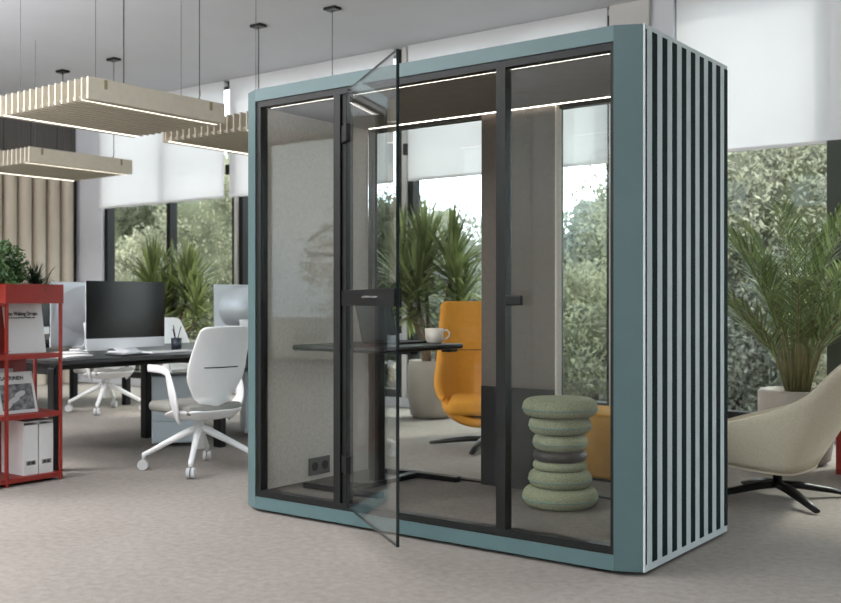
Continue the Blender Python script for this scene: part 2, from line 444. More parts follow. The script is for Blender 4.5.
# ------------------------------------------------------------------ booth contents
Z0 = .109
t = thing('table', 'dark rectangular meeting table inside the booth', 'table', (.52, .53, Z0))
MB().box(-.31, .33, -.36, .37, .755, .785, .012).build('tabletop', 'black', t)
MB().box(-.03, .03, -.035, .035, .03, .74, .006).build('column', 'black', t)
MB().box(-.26, .30, .33, .385, .0, .03, .004).build('foot', 'black', t)
MB().box(-.28, .25, -.30, -.245, .0, .03, .004).build('foot', 'black', t)
MB().box(-.03, .03, -.245, .33, .0, .03, .004).build('foot_crossbar', 'black', t)
MB().box(-.24, .26, -.03, .03, .735, .757).build('top_support', 'black', t)
MB().box(.25, .31, .26, .34, .738, .756, .005).build('height_switch', 'black', t)
TT = Z0+.785
t = thing('mug', 'cream mug with its handle to the right on the booth table', 'mug', (.715, .80, TT), R(37))
prof = [(.030, 0), (.040, .004), (.050, .025), (.053, .085), (.050, .085), (.046, .03), (.02, .008)]
MB().lathe(prof, n=40).build('body', 'ceramic', t, True)
MB().tube([(.049, 0, .07), (.07, 0, .075), (.085, 0, .06), (.083, 0, .04), (.068, 0, .026), (.047, 0, .022)], .0055, 10, up=(0, 1, 0)).build('handle', 'ceramic', t, True)
t = thing('laptop', 'open dark laptop on the booth table beside the mug', 'laptop', (.45, .66, TT), 0)
MB().box(-.01, .22, -.16, .16, 0, .013, .004).build('keyboard_base', 'blacksoft', t)
l_ = MB().box(-.004, .004, -.16, .16, 0, .235, .003, Matrix.Translation((-.012, 0, .012)) @ Matrix.Rotation(R(-14), 4, 'Y')).build('lid', 'blacksoft', t)
t = thing('small_box', 'small white box at the rear of the booth table by the laptop', 'box', (.43, .865, TT), R(10))
MB().box(-.023, .023, -.023, .023, 0, .04, .003).build('body', 'box', t)
MB().box(-.025, .025, -.025, .025, .04, .048, .002).build('lid', 'box', t)

# stool
t = thing('stool', 'sage green stool of stacked round cushions inside the booth', 'stool', (1.60, .655, Z0))
z = 0
tiers = [(.188, .098, 'stool'), (.158, .086, 'stool'), (.136, .046, 'stool'), (.134, .052, 'leather'), (.137, .086, 'stool'), (.157, .086, 'stool'), (.188, .092, 'stool')]
for r, h, m in tiers:
    pr = []
    N = 12
    zc = z+h/2
    cr = h*.5
    for i in range(N+1):
        a = -PI/2+PI*i/N
        pr.append((r-cr*1.1+cr*1.1*abs(math.cos(a))**.75, zc+cr*math.sin(a)))
    pr = [(.001, z)]+pr+[(.001, z+h)]
    c_ = MB().lathe(pr, n=48, cap=False).build('leather_cushion' if m == 'leather' else 'round_cushion', m, t, True)
    if m == 'stool' and h > .05:
        MB().tube([((r+.0005)*math.cos(a), (r+.0005)*math.sin(a), zc-.006) for a in [2*PI*k/48 for k in range(49)]], .0028, 6).build('piping', 'stoolpipe', c_, True)
    z += h*.985

# ------------------------------------------------------------------ swivel cross base
def cross_base(t, hub, Lr, a0, m='black', n=4, hz=.075):
    MB().tube([(0, 0, hz-.01), (0, 0, hub)], .026, 20).build('column', m, t, True)
    for k in range(n):
        a = a0+2*PI*k/n; c, s = math.cos(a), math.sin(a)
        pts = [(c*Lr*q, s*Lr*q, zz) for q, zz in ((0, hz), (.3, hz-.008), (.7, hz*.55), (1, .018))]
        MB().tube(pts, [.036, .038, .031, .020], 10, sy=.6).build('base_arm', m, t, True)

# white lounge armchair (right)
fdir = R(183)
t = thing('armchair', 'cream shell armchair on a black star base right of the booth', 'armchair', (2.24, 2.045, 0), fdir)
top = [(.46, -.28, .36), (.30, -.36, .42), (.0, -.395, .51), (-.25, -.39, .62), (-.42, -.34, .78), (-.60, -.19, .93), (-.66, 0, .98)]
bot = [(.36, -.18, .235), (.24, -.25, .215), (.0, -.28, .195), (-.12, -.26, .190), (-.18, -.17, .195), (-.20, -.07, .20), (-.205, 0, .20)]
full_t = top+[(x, -y, z) for x, y, z in reversed(top[:-1])]
full_b = bot+[(x, -y, z) for x, y, z in reversed(bot[:-1])]
tc = bezier(full_t, 5); bc = bezier(full_b, 5)
rows = []
NV = 9
for j in range(NV):
    u = j/(NV-1)
    row = []
    for p, q in zip(tc, bc):
        pt = q.lerp(p, u); c0 = Vector((0.05, 0, pt.z)); d = (pt-c0); d.z = 0
        bul = math.sin(PI*u)*.015
        pt = pt+d.normalized()*bul*(.4+.6*min(1, abs(p.y)/.3))
        row.append(pt)
    rows.append(row)
MB().grid(rows).build('shell', 'cream', t, True, mods=[('sol', .035, -1 if False else 1)])
# underside: fan
cb = Vector((.06, 0, .205)); n_ = len(bc)
MB().add([cb-Vector((0, 0, .005))]+[p for p in bc], [(0, i+1, i+2) for i in range(n_-1)]+[(0, n_, 1)]).build('shell_base', 'cream', t, True, mods=[('sol', .02, 0)])
MB().box(-.18, .38, -.22, .22, .25, .37, .05, seg=3).build('seat_cushion', 'cream', t, True)
cross_base(t, .21, .44, R(-46)-fdir, hz=.085)

# yellow armchair
yf = math.atan2(-.80, .50)
t = thing('armchair', 'ochre yellow high-back armchair seen through the booth glass', 'armchair', (-.22, 2.76, 0), yf)
def shell_rows():
    rows = []
    # side profile (x fwd, z), half width, wing forward amount
    prof = [(.30, .26, .26, .00), (.12, .235, .30, .0), (-.08, .25, .325, .08), (-.20, .36, .355, .20), (-.25, .48, .395, .22), (-.27, .66, .385, .16), (-.29, .86, .385, .10), (-.31, 1.05, .385, .06), (-.315, 1.11, .38, .05), (-.318, 1.135, .355, .04)]
    pc = bezier([(a, b, 0) for a, b, c, d in prof], 3); wc = bezier([(c, d, 0) for a, b, c, d in prof], 3)
    for p, w in zip(pc, wc):
        row = []
        for k in range(13):
            s = -1+2*k/12
            fw = w.y*abs(s)**2.6
            row.append((p.x+fw, s*w.x*(1-.06*abs(s)**4), p.y+(.12*abs(s)**3 if p.y < .33 else .04*abs(s)**3*max(0, (.6-p.y)*3))))
        rows.append(row)
    return rows
MB().grid(shell_rows()).build('backrest', 'yellow', t, True, mods=[('sol', .07, -1), ('sub', 1)])
MB().box(-.22, .33, -.275, .275, .275, .40, .04, seg=3).build('seat_cushion', 'yellow', t, True)
rr = []
for k in range(13):
    s = -1+2*k/12; rr.append(Vector((-.236+.145*abs(s)**2.6, s*.34, .745)))
MB().tube(rr, .004, 6).build('seam', 'leather', t)
cross_base(t, .24, .45, R(200)-yf, hz=.07)

# mustard bench
t = thing('bench', 'low mustard upholstered bench behind the booth at right', 'bench', (1.25, 2.15, 0))
MB().box(-.5, .42, -.24, .24, .02, .43, .025, seg=3).build('seat_block', 'mustard', t, True)
MB().box(-.44, .36, -.2, .2, 0, .02).build('plinth', 'black', t)

# small grey slipper/cable seen on floor? -> red unit at the right edge
t = thing('side_cabinet', 'red lacquered low cabinet at the far right edge behind the cream armchair', 'cabinet', (2.285, 3.10, 0), 0)
MB().box(0, .5, 0, .36, .0, .62, .004).build('body', 'red', t)
MB().box(.01, .49, -.012, 0, .04, .60, .003).build('door', 'red', t)
MB().box(.42, .44, -.026, -.012, .3, .4, .003).build('handle', 'black', t)

# ------------------------------------------------------------------ desks
def bench_desk(loc, label, L, frames):
    t = thing('desk', label, 'desk', loc)
    MB().box(-1.62, 0, 0, L, .712, .742, .006).build('desktop', 'desk', t)
    for yy, xs in frames:
        for xx in xs:
            MB().box(xx-.04, xx+.04, yy-.035, yy+.035, 0, .69, .012).build('leg', 'black', t)
        MB().box(-1.54, -.10, yy-.02, yy+.02, .64, .712).build('cross_beam', 'black', t)
    MB().box(-.85, -.79, .05, L-.05, .62, .712).build('cable_tray', 'black', t)
    return t
bench_desk((-1.78, .08, 0), 'long black bench desk nearest the booth behind the white chair', 3.2, ((.045, (-.15, -1.54)), (1.45, (-.10, -.99)), (3.1, (-.10, -.99))))
bench_desk((-5.05, .5, 0), 'black bench desk farther back near the left wall', 2.75, ((.1, (-.10, -1.05)), (2.60, (-.08, -1.05))))

def monitor(loc, rotz, label, first=None):
    if first: return dup(first, loc, rotz, label)
    t = thing('monitor', label, 'monitor', loc, rotz, 'silver desktop monitors')
    w = .3575
    MB().box(-.014, 0, -w, w, .035, .54, .006).build('rear_casing', 'alu', t)
    bulge = MB().lathe([(.001, -.045), (.10, -.04), (.2, -.02), (.28, 0)], n=40, cap=False)
    ob = MB()
    ob.add([(-.012+vz, vx*1.15, .32+vy*.72) for vx, vy, vz in bulge.v], bulge.f).build('rear_bulge', 'alu', t, True)
    MB().box(0, .004, -w, w, .035, .112, .002).build('chin', 'alulight', t)
    MB().box(0, .005, -w, w, .112, .54, .002).build('screen', 'screen', t)
    rows = bezier([(.10, 0, .006), (.0, 0, .02), (-.07, 0, .08), (-.05, 0, .22)], 4)
    MB().grid([[(p.x, -.095, p.z), (p.x, .095, p.z)] for p in rows]).build('stand', 'alulight', t, True, mods=[('sol', .008, 0)])
    MB().box(-.10, .13, -.10, .10, 0, .010, .003).build('stand_foot', 'alulight', t)
    return t
DT = .743
m0 = monitor((-2.33, 1.00, DT), 0, 'monitor with dark screen facing the white chair')
monitor((-2.82, 1.02, DT), PI, 'silver monitor back directly behind the dark screen monitor', m0)
monitor((-2.80, 2.64, DT), PI, 'silver monitor back beside the left edge of the booth', m0)
monitor((-5.75, 2.30, DT), 0, 'far monitor half hidden behind the red shelf', m0)

t = thing('keyboard', 'white keyboard in front of the dark screen monitor', 'keyboard', (-2.07, 1.20, DT), R(0))
MB().box(-.06, .06, -.21, .21, 0, .012, .004).build('case', 'white', t)
k_ = MB()
for i in range(4):
    for j in range(14): k_.box(-.05+i*.025, -.03+i*.025, -.2+j*.0287, -.176+j*.0287, .012, .015)
k_.build('keys', 'castor', t)
def mouse(loc, label):
    o = MB().box(-.055, .055, -.03, .03, 0, .032, .014, seg=3).build('mouse', 'white', None, True, loc)
    return tag(o, label, 'mouse')
mouse((-2.02, 1.50, DT), 'white mouse right of the keyboard near the pen cup')
t = thing('tablet', 'dark tablet lying flat at the near edge of the desk', 'tablet', (-2.02, .78, DT), R(5))
MB().box(-.09, .09, -.13, .13, 0, .009, .003).build('body', 'black', t)
MB().box(-.08, .08, -.115, .115, .009, .0095).build('screen', 'screen', t)
for k, (lx, ly, lz, rz, lab) in enumerate([(-2.32, .40, 0, 8, 'lower white paper pad near the red shelf'), (-2.30, .42, .012, -6, 'upper white paper pad near the red shelf'), (-2.12, .34, 0, 20, 'loose white booklet on the near desk corner')]):
    o = MB().box(-.11, .11, -.15, .15, 0, .011, .002).build('notepad', 'paper', None, False, (lx, ly, DT+lz), R(rz)); tag(o, lab, 'paper pad')
t = thing('pen_cup', 'dark cylindrical pen cup on the desk right of the monitor', 'pen cup', (-2.24, 1.405, DT))
MB().lathe([(.04, 0), (.042, .1), (.038, .1), (.036, .01)], n=24).build('cup', 'cup', t, True)
for i, (dx, dy, h) in enumerate([(.01, .02, .19), (-.015, -.01, .17), (.0, -.02, .2)]):
    o = MB().tube([(-dx*.5, -dy*.5, .012), (dx*1.6, dy*1.6, h)], .0035, 8).build('pen', 'ink', None, False, (-2.24, 1.405, DT)); tag(o, 'dark pen standing in the cup on the black desk', 'pen', 'pens in the cup')
mouse((-2.5, 2.55, DT), 'white mouse beside the monitor near the booth edge')
t = thing('keyboard', 'white keyboard beside the monitor near the booth edge', 'keyboard', (-2.15, 2.35, DT))
MB().box(-.06, .06, -.21, .21, 0, .012, .004).build('case', 'white', t)

def pedestal(loc, label, first=None):
    if first: return dup(first, loc, R(-38), label)
    t = thing('drawer_pedestal', label, 'drawer unit', loc, R(-38), 'pale drawer pedestals under the desk')
    MB().box(-.44, 0, 0, .36, .03, .55, .006).build('body', 'pedestal', t)
    for i, (a, b) in enumerate([(.04, .20), (.205, .37), (.375, .54)]):
        d_ = MB().box(0, .012, .006, .354, a, b, .002).build('drawer', 'pedestal', t)
    for xx in (-.38, -.05):
        for yy in (.05, .31): MB().tube([(xx-.0, yy-.012, .02), (xx, yy+.012, .02)], .02, 12).build('castor', 'black', t, True)
    return t
p0 = pedestal((-2.27, 1.19, 0), 'pale blue drawer pedestal under the desk, left one')
pedestal((-2.15, 2.05, 0), 'pale blue drawer pedestal under the desk, right one by the booth', p0)

# ------------------------------------------------------------------ task chairs (forward = +x)
def task_chair(loc, rotz, label, first=None, basea=0):
    if first:
        return dup(first, loc, rotz, label)
    t = thing('office_chair', label, 'office chair', loc, rotz, 'white office chairs at the desks')
    # backrest
    prof = [(-.19, .43, .05), (-.21, .47, .11), (-.232, .54, .165), (-.255, .63, .212), (-.275, .70, .225), (-.305, .79, .218), (-.355, .90, .208), (-.385, .955, .200), (-.392, .970, .182)]
    pc = bezier([(a, b, c) for a, b, c in prof], 4)
    rows = []
    for p in pc:
        row = []
        for k in range(13):
            s = -1+2*k/12
            row.append((p.x+.07*s*s*(1 if p.y > .5 else .6), s*p.z, p.y-.015*abs(s)**6))
        rows.append(row)
    MB().grid(rows).build('backrest', 'white', t, True, mods=[('sol', .016, 0), ('sub', 1)])
    MB().tube([(-.284+.072*(s/.225)**2, s, .70) for s in [(-.13+.26*k/10) for k in range(11)]], .004, 6).build('back_slot', 'blacksoft', t)
    # seat shell (bowl) and cushion
    rows = []
    for j in range(9):
        u = j/8
        for_ = []
        for k in range(17):
            s = -1+2*k/16
            x = -.25+.40*u; w = .225*(1-.30*abs(2*u-1)**3)
            e_ = max(abs(s), (abs(2*u-1) if u < .5 else 0)); z = .345+.075*e_**3*(1 if u < .5 else 1-.8*(2*u-1))
            for_.append((x, s*w*1.06, z))
        rows.append(for_)
    MB().grid(rows).build('seat_shell', 'white', t, True, mods=[('sol', .018, 0), ('sub', 1)])
    cu = MB().box(-.21, .31, -.215, .215, .385, .458, .034, seg=4).build('seat', 'seat', t, True)
    for sgn in (-1, 1):
        pts = [(-.03, sgn*.19, .365), (-.08, sgn*.235, .42), (-.10, sgn*.262, .50), (-.07, sgn*.268, .60), (-.04, sgn*.268, .655), (.02, sgn*.266, .678), (.12, sgn*.262, .683), (.22, sgn*.258, .683)]
        pc = bezier(pts, 4)
        n = len(pc)
        MB().tube(pc, [.062-.036*min(1, 1.7*i/n) for i in range(n)], 12, sy=.26, up=(0, sgn, .01)).build('armrest', 'white', t, True)
    MB().tube([(0, 0, .14), (0, 0, .26), (0, 0, .39)], [.036, .034, .024], 16).build('column', 'white', t, True)
    for k in range(4):
        a = basea+PI/2*k; c, s = math.cos(a), math.sin(a)
        pts = [(c*q, s*q, zz) for q, zz in ((.0, .285), (.06, .262), (.20, .19), (.335, .118), (.365, .105), (.368, .075))]
        g = MB().tube(pts, [.026, .026, .021, .018, .018, .014], 10).build('base_leg', 'white', t, True)
        p = Vector((c*.372, s*.372, .036)); q_ = Vector((-s, c, 0))
        MB().tube([p-q_*.026, p-q_*.004], .035, 20).tube([p+q_*.004, p+q_*.026], .035, 20).build('castor', 'castor', g)
    return t
crot = math.atan2(.14, -.98)
c0 = task_chair((-1.20, .74, 0), crot, 'white office chair in front of the dark screen, beside the booth', basea=math.atan2(.6, .8)-crot+R(4))
task_chair((-4.76, 2.57, 0), R(172), 'white office chair beyond the desk, seen beneath the monitors', c0)
task_chair((-3.66, 2.77, 0), R(10), 'white office chair whose back shows right of the pen cup', c0)

# ------------------------------------------------------------------ red shelf
sx, sy = -1.60, -.425
t = thing('shelf', 'red open shelf unit with planter top at the left edge', 'shelf', (sx, sy, 0))
LY, DX = .388, .30
fr = MB()
for yy in (0, LY-.018):
    for xx in (-DX, -.018): MB().box(xx, xx+.018, yy, yy+.018, 0, 1.13, .001).build('post', 'red', t)
for xx in (-DX, -.022): MB().box(xx, xx+.022, -.366, -.344, 0, 1.12, .001).build('post', 'red', t)
for z in (.02, .405, .775): MB().box(-DX, -.002, -.364, LY-.002, z, z+.03, .001).build('shelf_board', 'red', t)
MB().box(-DX, -DX+.012, -.344, LY-.075, .05, 1.118).build('back_panel', 'red', t)
MB().box(-DX, .004, -.004, LY+.004, 1.118, 1.135).box(-DX, .004, -.004, .008, 1.135, 1.238).box(-DX, .004, LY-.008, LY+.004, 1.135, 1.238).box(-.01, .004, .008, LY-.008, 1.135, 1.238).box(-DX, -DX+.012, .008, LY-.008, 1.135, 1.238).build('planter_box', 'red', t)
MB().box(-DX, -.002, -.364, -.006, 1.10, 1.12, .001).build('top_board', 'red', t)
MB().box(-DX+.012, -.01, .008, LY-.008, 1.135, 1.22).build('soil', 'soil', t)
# neighbouring unit further left (its post and panel at the frame's edge)
SW = lambda x, y, z: (sx+x, sy+y, z)
# items
t = thing('book', 'large white book with bold black title on the upper red shelf', 'book', SW(-.10, .205, .806), 0)
tilt = Matrix.Rotation(R(-10), 4, 'Y')
MB().box(-.022, 0, -.128, .132, 0, .318, .002, tilt).build('cover', 'paper', t)
e = (PI/2, 0, PI/2)
def on_tilt(y, z, dx=.0006):
    v = tilt @ Vector((dx, y, z)); return v
def ttext(name, body, size, y, z, par, m='ink', sx_=1, bold=0, tl=R(-10)):
    T = Matrix.Rotation(tl, 4, 'Y') @ Matrix.Translation((.0008, y, z)) @ Matrix.Rotation(PI/2, 4, 'Z') @ Matrix.Rotation(PI/2, 4, 'X')
    o = text(name, body, size, m, par, (0, 0, 0), (0, 0, 0), sx_, bold)
    for v in o.data.vertices: v.co = T @ v.co
    return o
ttext('title', 'no Waking Dream', .034, -.104, .240, t, sx_=.78, bold=.0012)
ttext('subtitle', 'A Theory and Urban Writing,  and', .013, -.104, .222, t, sx_=.98, bold=.0006)
ttext('publisher_mark', '■   ........', .008, -.122, .012, t)
tl2 = R(-16)
t = thing('magazine', 'magazine with grey cover photograph on the middle red shelf', 'magazine', SW(-.085, .125, .436), 0)
T2 = Matrix.Rotation(tl2, 4, 'Y')
MB().box(-.010, 0, -.130, .145, 0, .262, .001, T2).build('cover', 'paper', t)
ph = MB().box(.0003, .0010, -.09, .128, .02, .185, 0, T2).build('cover_photo', 'photo', t)
mk = MB()
for k in range(3):
    cc = [(.0012, -.05+.045*k+.03*math.cos(a)*(1.3 if k else 1), .05+.035*k+.018*math.sin(a)+.012*math.cos(a)) for a in [2*PI*i/18 for i in range(18)]]
    mk.add([T2 @ Vector(p) for p in cc], [tuple(range(18))])
mk.build('photo_shapes', 'castor', ph)
ttext('title', 'SAARINEN', .034, -.080, .212, t, tl=tl2, sx_=1.0, bold=.0006)
o = MB().box(-.03, 0, -.12, .05, 0, .275, .002, Matrix.Rotation(R(-8), 4, 'Y')).build('book', 'castor', None, False, SW(-.20, .14, .436)); tag(o, 'grey book standing behind the magazine on the red shelf', 'book')
def magfile(y, label, first=None):
    if first: return dup(first, SW(-.035, y, .051), 0, label)
    t = thing('magazine_file', label, 'magazine file', SW(-.035, y, .051), 0, 'white magazine files on the bottom shelf')
    MB().prism([(-.25, 0), (0, 0), (0, .098), (-.25, .098)], 0, .005).box(-.004, 0, 0, .098, .005, .31).box(-.25, -.246, 0, .098, .005, .34).box(-.246, -.004, 0, .003, .005, .335).box(-.246, -.004, .095, .098, .005, .335).box(-.246, -.004, .003, .095, .325, .33).build('body', 'box', t)
    h = MB().box(0, .002, .018, .082, .06, .088).build('label_holder', 'chrome', t)
    MB().box(.002, .0026, .028, .046, .065, .083).box(.002, .0026, .052, .074, .065, .083).build('label_window', 'ink', h)
    MB().box(0, .0006, .035, .062, .042, .044).build('caption', 'castor', t)
    return t
f0 = magfile(.138, 'white magazine file on the bottom red shelf, left of the pair')
magfile(.246, 'white magazine file on the bottom red shelf, right of the pair', f0)
# plants in the planter
t = thing('potted_bush', 'leafy green bush growing in the red planter at the left edge', 'plant', SW(-.16, .05, 1.222))
MB().leaves((0, -.03, .11), (.15, .19, .17), 2600, .018, lo=.3).build('foliage', 'bush', t)
MB().tube([(0, 0, 0), (0, 0, .1)], .008).tube([(.01, 0, 0), (.04, -.03, .1)], .006).build('stem', 'trunk', t)
t = thing('potted_grass', 'dark grassy tuft in the red planter right of the bush', 'plant', SW(-.13, .275, 1.222))
g = MB()
for k in range(240):
    a = random.uniform(0, 2*PI); el = random.uniform(.25, 1.4)
    g.ribbon((random.gauss(0, .02), random.gauss(0, .02), 0), (math.cos(a)*math.cos(el), math.sin(a)*math.cos(el), math.sin(el)), random.uniform(.11, .20), .007, random.uniform(.8, 2.2), 5)
g.build('foliage', 'grassy', t)

# ------------------------------------------------------------------ ceiling lamps
def lamp(loc, label, first=None, grp='slatted pendant lamps'):
    if first: return dup(first, loc, 0, label)
    t = thing('pendant_lamp', label, 'pendant lamp', loc, 0, grp)
    LW, LL, hh = 1.16, 1.27, .158
    sl = MB()
    for k in range(1, 15):
        x = -LW+.08*k-.04
        sl.box(x-.007, x+.007, 0, LL, 0, hh)
    sl.build('slats', 'lampwood', t)
    MB().box(-.02, 0, 0, LL, 0, hh).build('side_board', 'lampwood', t)
    MB().box(-LW-.0, -LW+.015, 0, LL, 0, hh).build('side_board', 'lampwood', t)
    rib = MB()
    for k in range(58):
        x = -LW+.02+k*.0195
        rib.box(x, x+.008, .03, LL-.03, .012, .03)
    rib.box(-LW+.02, -.02, .03, LL-.03, .03, .036)
    rib.build('acoustic_panel', 'lampwood', t)
    for yy in (.145, 1.125):
        MB().box(-LW-.003, .003, yy-.016, yy+.016, .085, hh-.004, .006).build('cross_rail', 'lamprail', t)
    for xx in (-.085, -LW+.075):
        MB().box(xx-.006, xx+.006, .01, LL-.01, -.001, .003).build('led_strip', 'ledlamp', t)
    top = H-loc[2]
    for xx in (-.12, -1.08):
        for yy in (.145, 1.11):
            MB().tube([(xx, yy, hh), (xx, yy, top)], .0024, 6).build('wire', 'cable', t)
    for xx in (-.12, -1.09):
        c_ = MB().box(xx-.07, xx+.07, 1.11-.05, 1.11+.05, top-.028, top, .006).build('canopy', 'black', t)
        MB().tube([(xx, 1.11, top-.028), (xx, 1.11, hh+.12), (xx+.02, 1.10, hh+.06), (xx+.015, 1.08, hh)], .0035, 6).build('power_cable', 'black', c_)
    return t
LZ = 2.555
L0 = lamp((-2.04, .46, LZ), 'large beige slatted pendant lamp nearest the camera, upper left')
lamp((-5.30, 2.04, LZ), 'lower left beige slatted pendant lamp, smallest in the photo', L0)
lamp((-2.04, 2.04, LZ), 'beige slatted pendant lamp partly hidden behind the booth corner', L0)

# ------------------------------------------------------------------ indoor plants
def dracaena(loc, label, potr, poth, heads, seed):
    random.seed(seed)
    t = thing('potted_dracaena', label, 'potted plant', loc)
    MB().lathe([(potr*.62, 0), (potr*.86, .03), (potr*1.0, poth*.45), (potr*.98, poth*.85), (potr*.93, poth), (potr*.86, poth), (potr*.86, poth-.05)], n=40).build('pot', 'pot', t, True)
    MB().lathe([(.001, poth-.04), (potr*.85, poth-.035)], n=24).build('soil', 'soil', t)
    tr = MB(); g = MB()
    for i, (hx, hy, hz, n, L) in enumerate(heads):
        base = Vector((hx*.25, hy*.25, poth-.03))
        tr.tube(bezier([base, (hx*.5, hy*.5, poth+(hz-poth)*.45), (hx*.9, hy*.9, hz-.12), (hx, hy, hz)], 3), .018, 8)
        for k in range(n):
            a = random.uniform(0, 2*PI); u = k/n
            el = R(86)-u*R(105)+random.gauss(0, .12)
            z = hz+.10-.26*u
            d = (math.cos(a)*math.cos(el), math.sin(a)*math.cos(el), math.sin(el))
            g.ribbon((hx, hy, z), d, L*random.uniform(.75, 1.15), .034, random.uniform(.25, .9)*(1 if el > 0 else .4), 6)
    tr.build('trunk', 'trunk', t, True)
    g.build('foliage', 'drac', t)
    return t
dracaena((-1.74, 4.12, 0), 'tall spiky-leaved plant in grey pot behind the booth table', .235, .56,
         [(-.34, 0, 1.35, 170, .60), (-.08, .0, 1.48, 190, .58), (.24, 0, 1.40, 180, .56), (-.20, -.1, 1.10, 90, .5), (.40, -.1, 1.12, 100, .45), (-.02, -.2, 1.2, 90, .5)], 3)
dracaena((-5.45, 3.95, 0), 'spiky-leaved potted plant by the left windows behind the desks', .24, .5,
         [(-.30, 0, 1.28, 210, .56), (.0, .05, 1.20, 150, .52), (.26, .05, 1.22, 210, .56), (-.02, -.1, 1.0, 130, .5), (.48, 0, 1.0, 110, .45), (-.4, -.1, .98, 90, .42)], 5)

random.seed(11)
t = thing('potted_palm', 'large bushy palm in grey pot right of the striped booth side', 'potted plant', (1.94, 3.44, 0))
MB().lathe([(.17, 0), (.22, .03), (.262, .3), (.265, .5), (.25, .515), (.235, .515), (.235, .47)], n=40).build('pot', 'pot', t, True)
MB().lathe([(.001, .475), (.236, .48)], n=24).build('soil', 'soil', t)
tr = MB(); g = MB()
for k in range(32):
    a = 2*PI*k*.382+random.gauss(0, .15); tier = (k+.5)/32
    el = R(88)-tier*R(42)+random.gauss(0, .04)
    Lf = random.uniform(.88, 1.08)-.22*tier
    bx, by = math.cos(a)*.07, math.sin(a)*.07
    p = Vector((bx, by, .48)); d = Vector((math.cos(a)*math.cos(el)*.5, math.sin(a)*math.cos(el)*.5, 1)).normalized()
    pts = [p.copy()]
    sh_ = random.uniform(.22, .45)
    p = p+d*sh_; pts.append(p.copy())
    d = Vector((math.cos(a)*math.cos(el), math.sin(a)*math.cos(el), math.sin(el))).normalized()
    n = 32
    for i in range(n):
        p = p+d*(Lf/n); d = (d+Vector((math.cos(a)*.012, math.sin(a)*.012, -.022*(i/n*1.6+.2)))).normalized(); pts.append(p.copy())
        side = d.cross(Vector((0, 0, 1)))
        if side.length < .1: side = Vector((-math.sin(a), math.cos(a), 0))
        side.normalize()
        tt = i/n
        for sg in (-1, 1):
            ld = (side*sg*.85+d*(.75+.6*tt)+Vector((random.gauss(0, .12), random.gauss(0, .12), .10+random.gauss(0, .15)))).normalized()
            g.ribbon(p, ld, .25*math.sin(PI*(tt*.75+.2))+.05, .013, random.uniform(.3, .9), 4)
    tr.tube(pts, [.009]+[.006]*(len(pts)//2)+[.003]*(len(pts)-1-len(pts)//2), 6)
for k in range(5):
    a = k*1.3; tr.tube([(math.cos(a)*.05, math.sin(a)*.05, .47), (math.cos(a)*.09, math.sin(a)*.09, .75), (math.cos(a)*.13, math.sin(a)*.13, 1.0)], [.020, .016, .010], 8)
tr.build('stems', 'stem', t, True)
g.build('foliage', 'palm', t)

# ------------------------------------------------------------------ outside
struct(MB().box(-60, 60, WY+.3, 90, -.5, -.25).box(-60, 60, -60, FY-.3, -.5, -.25).build('ground', 'grass'))
def tree(x, y, zc, rad, m, label, n=7000, leaf=.085, seed=0):
    random.seed(seed+100)
    t = thing('tree', label, 'tree', (x, y, -.25), 0, 'trees outside the windows')
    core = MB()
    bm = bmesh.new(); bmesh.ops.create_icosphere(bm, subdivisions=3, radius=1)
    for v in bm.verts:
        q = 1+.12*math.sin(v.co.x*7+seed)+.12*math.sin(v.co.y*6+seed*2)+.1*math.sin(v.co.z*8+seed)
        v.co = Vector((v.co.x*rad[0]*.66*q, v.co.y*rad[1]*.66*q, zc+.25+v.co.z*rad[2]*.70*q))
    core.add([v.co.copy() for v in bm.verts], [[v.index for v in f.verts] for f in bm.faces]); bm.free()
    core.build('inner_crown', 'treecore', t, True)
    f = MB()
    # sub clumps
    f.leaves((0, 0, zc+.25), rad, n//3, leaf, lo=.6)
    for k in range(18):
        u = random.uniform(-.8, 1); th = random.uniform(0, 2*PI); q = math.sqrt(max(0, 1-u*u))
        c = (rad[0]*.78*q*math.cos(th), rad[1]*.78*q*math.sin(th), zc+.25+rad[2]*.78*u)
        rr = random.uniform(.25, .42)
        f.leaves(c, (rad[0]*rr, rad[1]*rr, rad[2]*rr*.8), n//27, leaf, lo=.4)
    f.build('foliage', m, t)
    tb = max(.3, zc)
    MB().tube([(0, 0, 0), (.05, 0, tb*.6), (0, .05, tb+.2)], [.14, .11, .06], 8).build('trunk', 'bark', t, True)
    return t
